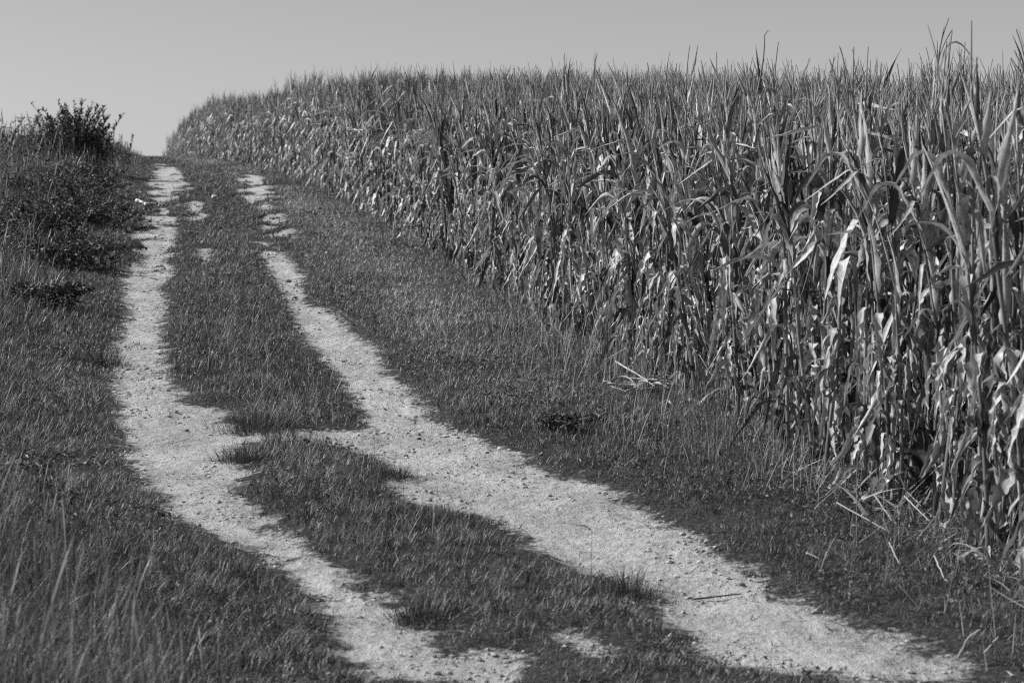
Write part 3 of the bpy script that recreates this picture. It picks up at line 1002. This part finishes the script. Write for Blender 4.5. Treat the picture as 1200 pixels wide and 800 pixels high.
def leafy(name, px, py, n_stem, h, spread, leaf_l, leaf_w, leaves, tone, label, cat, seed, group=None, arch=.25, upright=False, xy=None):
    """shrub, bramble or weed: stems carrying leaves, stems and foliage as two parts"""
    r = np.random.default_rng(seed)
    p = at(px, py) if xy is None else np.array(xy)
    e = bpy.data.objects.new(name, None); C.objects.link(e); e.location = (p[0], p[1], float(ground_z(p[0], p[1])) - .03)
    e.empty_display_size = .2
    tag(e, label, cat, group)
    sb, fb = Bag(), Bag()
    for i in range(n_stem):
        a = r.uniform(0, 6.28); b0 = np.r_[r.normal(0, spread * .34, 2), 0]
        L = h * r.uniform(.45 if upright else .65, 1.15)
        out_ = spread * r.uniform(.15, 1.0)
        q = np.linspace(0, 1, 9)
        if upright:
            pts = b0 + np.c_[np.cos(a) * out_ * q ** 1.5, np.sin(a) * out_ * q ** 1.5, L * q * (1 - .12 * (out_ / spread))]
        else:
            pts = b0 + np.c_[np.cos(a) * out_ * q, np.sin(a) * out_ * q, L * (1.9 * q - (.9 + arch) * q ** 2)]
            pts[:, 2] = np.maximum(pts[:, 2], .02)
        pts += r.normal(0, .012 * h, pts.shape) * q[:, None]
        tube(pts, np.linspace(.010, .003, 9) * max(h, .4), 4, .07, sb, cap=False)
        for k in range(leaves):
            t = r.uniform(.12, 1.0); j = t * 8; i0 = min(int(j), 7); w = j - i0
            c = pts[i0] * (1 - w) + pts[i0 + 1] * w
            la = r.uniform(0, 6.28); le = r.uniform(.6, 1.4) if upright else r.uniform(-.7, .9)
            d = np.array([np.cos(la) * np.cos(le), np.sin(la) * np.cos(le), np.sin(le)])
            s = np.cross(d, r.normal(0, 1, 3)); s /= np.linalg.norm(s) + 1e-9
            nn = np.cross(d, s)
            l = leaf_l * r.uniform(.6, 1.25); ww = leaf_w * r.uniform(.7, 1.2)
            v = np.array([c, c + d * l * .35 + s * ww * .5 + nn * ww * .2, c + d * l * .4, c + d * l * .35 - s * ww * .5 + nn * ww * .2,
                          c + d * l * .72 + s * ww * .38 + nn * ww * .15 - [0, 0, l * .05], c + d * l * .75 - [0, 0, l * .06], c + d * l * .72 - s * ww * .38 + nn * ww * .15 - [0, 0, l * .05], c + d * l - [0, 0, l * .15]])
            fb.add(v, [(0, 1, 2), (0, 2, 3), (4, 7, 5), (5, 7, 6)], [(1, 4, 5, 2), (2, 5, 6, 3)], tone=tone * r.uniform(.5, 1.6))
    link('stem', sb.mesh('stem', M_WOOD), e)
    link('foliage', fb.mesh('foliage', M_SHRUB, smooth=False), e)
    return e


leafy('shrub', 86, 212, 84, 1.5, .95, .12, .028, 80, .055, 'dark bushy shrub with upright shoots against the sky on the left bank', 'shrub', 11, upright=True)
leafy('shrub', 62, 208, 18, 1.05, .6, .10, .02, 50, .06, 'smaller dark shrub standing close to the left of the bushy one', 'shrub', 12, upright=True)
leafy('shrub', 30, 205, 22, 1.0, .8, .09, .026, 60, .06, 'low dark shrub at the left edge of the photo among the tall grass', 'shrub', 13, upright=True)
leafy('shrub', 116, 206, 22, .85, .7, .09, .024, 60, .055, 'low dark shrub on the track side of the bushy one', 'shrub', 14, upright=True)
BR = 'dark bramble bushes on the left bank'
for k, (px, py, h, sp, lab) in enumerate([(70, 262, .85, 1.0, 'dark leafy bramble bush lowest below the tall shrub on the left bank'), (100, 236, .7, .8, 'dark bramble bush just in front of the tall shrub'),
                                          (48, 292, .7, .8, 'low dark bramble at the left edge of the photo, above the dark weeds'), (112, 270, .5, .7, 'dark bramble closest to the left track'), (80, 322, .5, .7, 'small low dark bramble among the bank grass nearest the camera')]):
    leafy('bramble', px, py, 64, h * .8, sp * 1.15, .05, .032, 46, .075, lab, 'bramble', 20 + k, BR, arch=.1)
leafy('weed', 655, 512, 40, .17, .13, .05, .02, 12, .08, 'dark broad leaved weed clump alone on the right verge', 'weed', 41)
leafy('weed', 700, 500, 16, .08, .14, .05, .02, 8, .1, 'small pale weed between the dark weed clump and the stalk heap', 'weed', 42)
leafy('weed', 40, 600, 16, .34, .26, .05, .016, 16, .12, 'tall leafy weed in the grass at the bottom left edge', 'weed', 43)
leafy('weed', 75, 655, 12, .28, .22, .045, .015, 14, .12, 'leafy weed nearest the camera in the bottom left grass', 'weed', 44)
leafy('weed', 60, 372, 34, .34, .5, .05, .03, 34, .05, 'low dark weed on the left bank beside the middle of the left track', 'weed', 45)


def tuft(px, py, n, H, rad, tone, label, seed, lean=.5):
    r = np.random.default_rng(seed)
    p = at(px, py)
    x = p[0] + r.normal(0, rad * .5, n); y = p[1] + r.normal(0, rad * .5, n)
    az = np.arctan2(y - p[1], x - p[0]) + r.normal(0, .4, n)
    d = np.hypot(x - p[0], y - p[1]) / rad
    co, f, t = blades(x, y, H * r.uniform(.3, 1.15, n), np.full(n, .0044), np.clip(d * lean + r.normal(0, .2, n), -.3, 1.1), r.uniform(.1, 1.4, n), az + r.normal(0, .6, n), 1.5 * tone * r.uniform(.3, 2.0, n), 4)
    org = np.array([p[0], p[1], float(ground_z(p[0], p[1]))])
    o = link('grass_tuft', make_mesh('grass_tuft', co - org, f, {'tone': t}, False, M_GRASS)); o.location = org
    return tag(o, label, 'grass tuft')


tuft(497, 727, 480, .13, .16, .04, 'dark round grass tuft in the sand at the bottom of the strip between the tracks', 61)
tuft(462, 560, 260, .11, .13, .045, 'dark grass tuft on the strip edge beside the bend of the right track', 62)
tuft(372, 516, 170, .07, .11, .06, 'small flat grass tuft in the sand gap crossing the grass strip', 63)
tuft(735, 700, 380, .17, .15, .05, 'tall grass tuft at the right tip of the strip beside the right track', 64)
tuft(300, 503, 620, .20, .24, .04, 'dark overhanging grass tussock at the near end of the upper grass strip', 65)
tuft(285, 542, 420, .15, .18, .05, 'grass tuft at the left end of the lower grass strip beside the left track', 66)
tuft(120, 430, 420, .22, .24, .03, 'dark grass tussock at the left edge of the left track', 67)

# ------------------------------------------------------------------ light, sky, camera
SUN_EL, SUN_AZ = 39.0, -82.0                     # azimuth clockwise from the view direction (+Y)
sc = bpy.context.scene
w = bpy.data.worlds.new('World'); sc.world = w; w.use_nodes = True
nt = w.node_tree
bg = nt.nodes['Background']
sky = nt.nodes.new('ShaderNodeTexSky'); sky.sky_type = 'NISHITA'; sky.sun_disc = False
sky.sun_elevation = R(SUN_EL); sky.sun_rotation = R(SUN_AZ)
sky.air_density = 2.0; sky.dust_density = 0.7; sky.ozone_density = 1.0
# the photograph is black and white as through an orange filter: the sky is its red light, a neutral grey
sep = nt.nodes.new('ShaderNodeSeparateColor')
nt.links.new(sky.outputs[0], sep.inputs[0]); nt.links.new(sep.outputs[0], bg.inputs[0])
bg.inputs[1].default_value = .061
sl = bpy.data.lights.new('sun', 'SUN'); sl.energy = 5.0; sl.angle = R(.53); sl.color = (1, 1, 1)
so = bpy.data.objects.new('sun', sl); C.objects.link(so)
from mathutils import Vector
sdir = Vector((math.sin(R(SUN_AZ)) * math.cos(R(SUN_EL)), math.cos(R(SUN_AZ)) * math.cos(R(SUN_EL)), math.sin(R(SUN_EL))))
so.rotation_euler = (-sdir).to_track_quat('-Z', 'Y').to_euler()

cam = bpy.data.cameras.new('camera'); co = bpy.data.objects.new('camera', cam); C.objects.link(co)
co.location = (0, 0, CAM_Z); co.rotation_euler = (R(90) + PITCH, 0, 0)
cam.sensor_fit = 'HORIZONTAL'; cam.sensor_width = 36; cam.lens = 36 * FPX / 1200
cam.clip_end = 2000
cam.dof.use_dof = True; cam.dof.focus_distance = 17; cam.dof.aperture_fstop = 4.8
sc.camera = co
sc.view_settings.view_transform = 'Standard'; sc.view_settings.look = 'None'
sc.view_settings.exposure = 0.45; sc.view_settings.gamma = 1.0
sc.cycles.use_denoising = False; sc.cycles.pixel_filter_type = 'BLACKMAN_HARRIS'; sc.cycles.filter_width = 1.2
sc.cycles.max_bounces = 6; sc.cycles.diffuse_bounces = 1; sc.cycles.transmission_bounces = 3; sc.cycles.glossy_bounces = 2
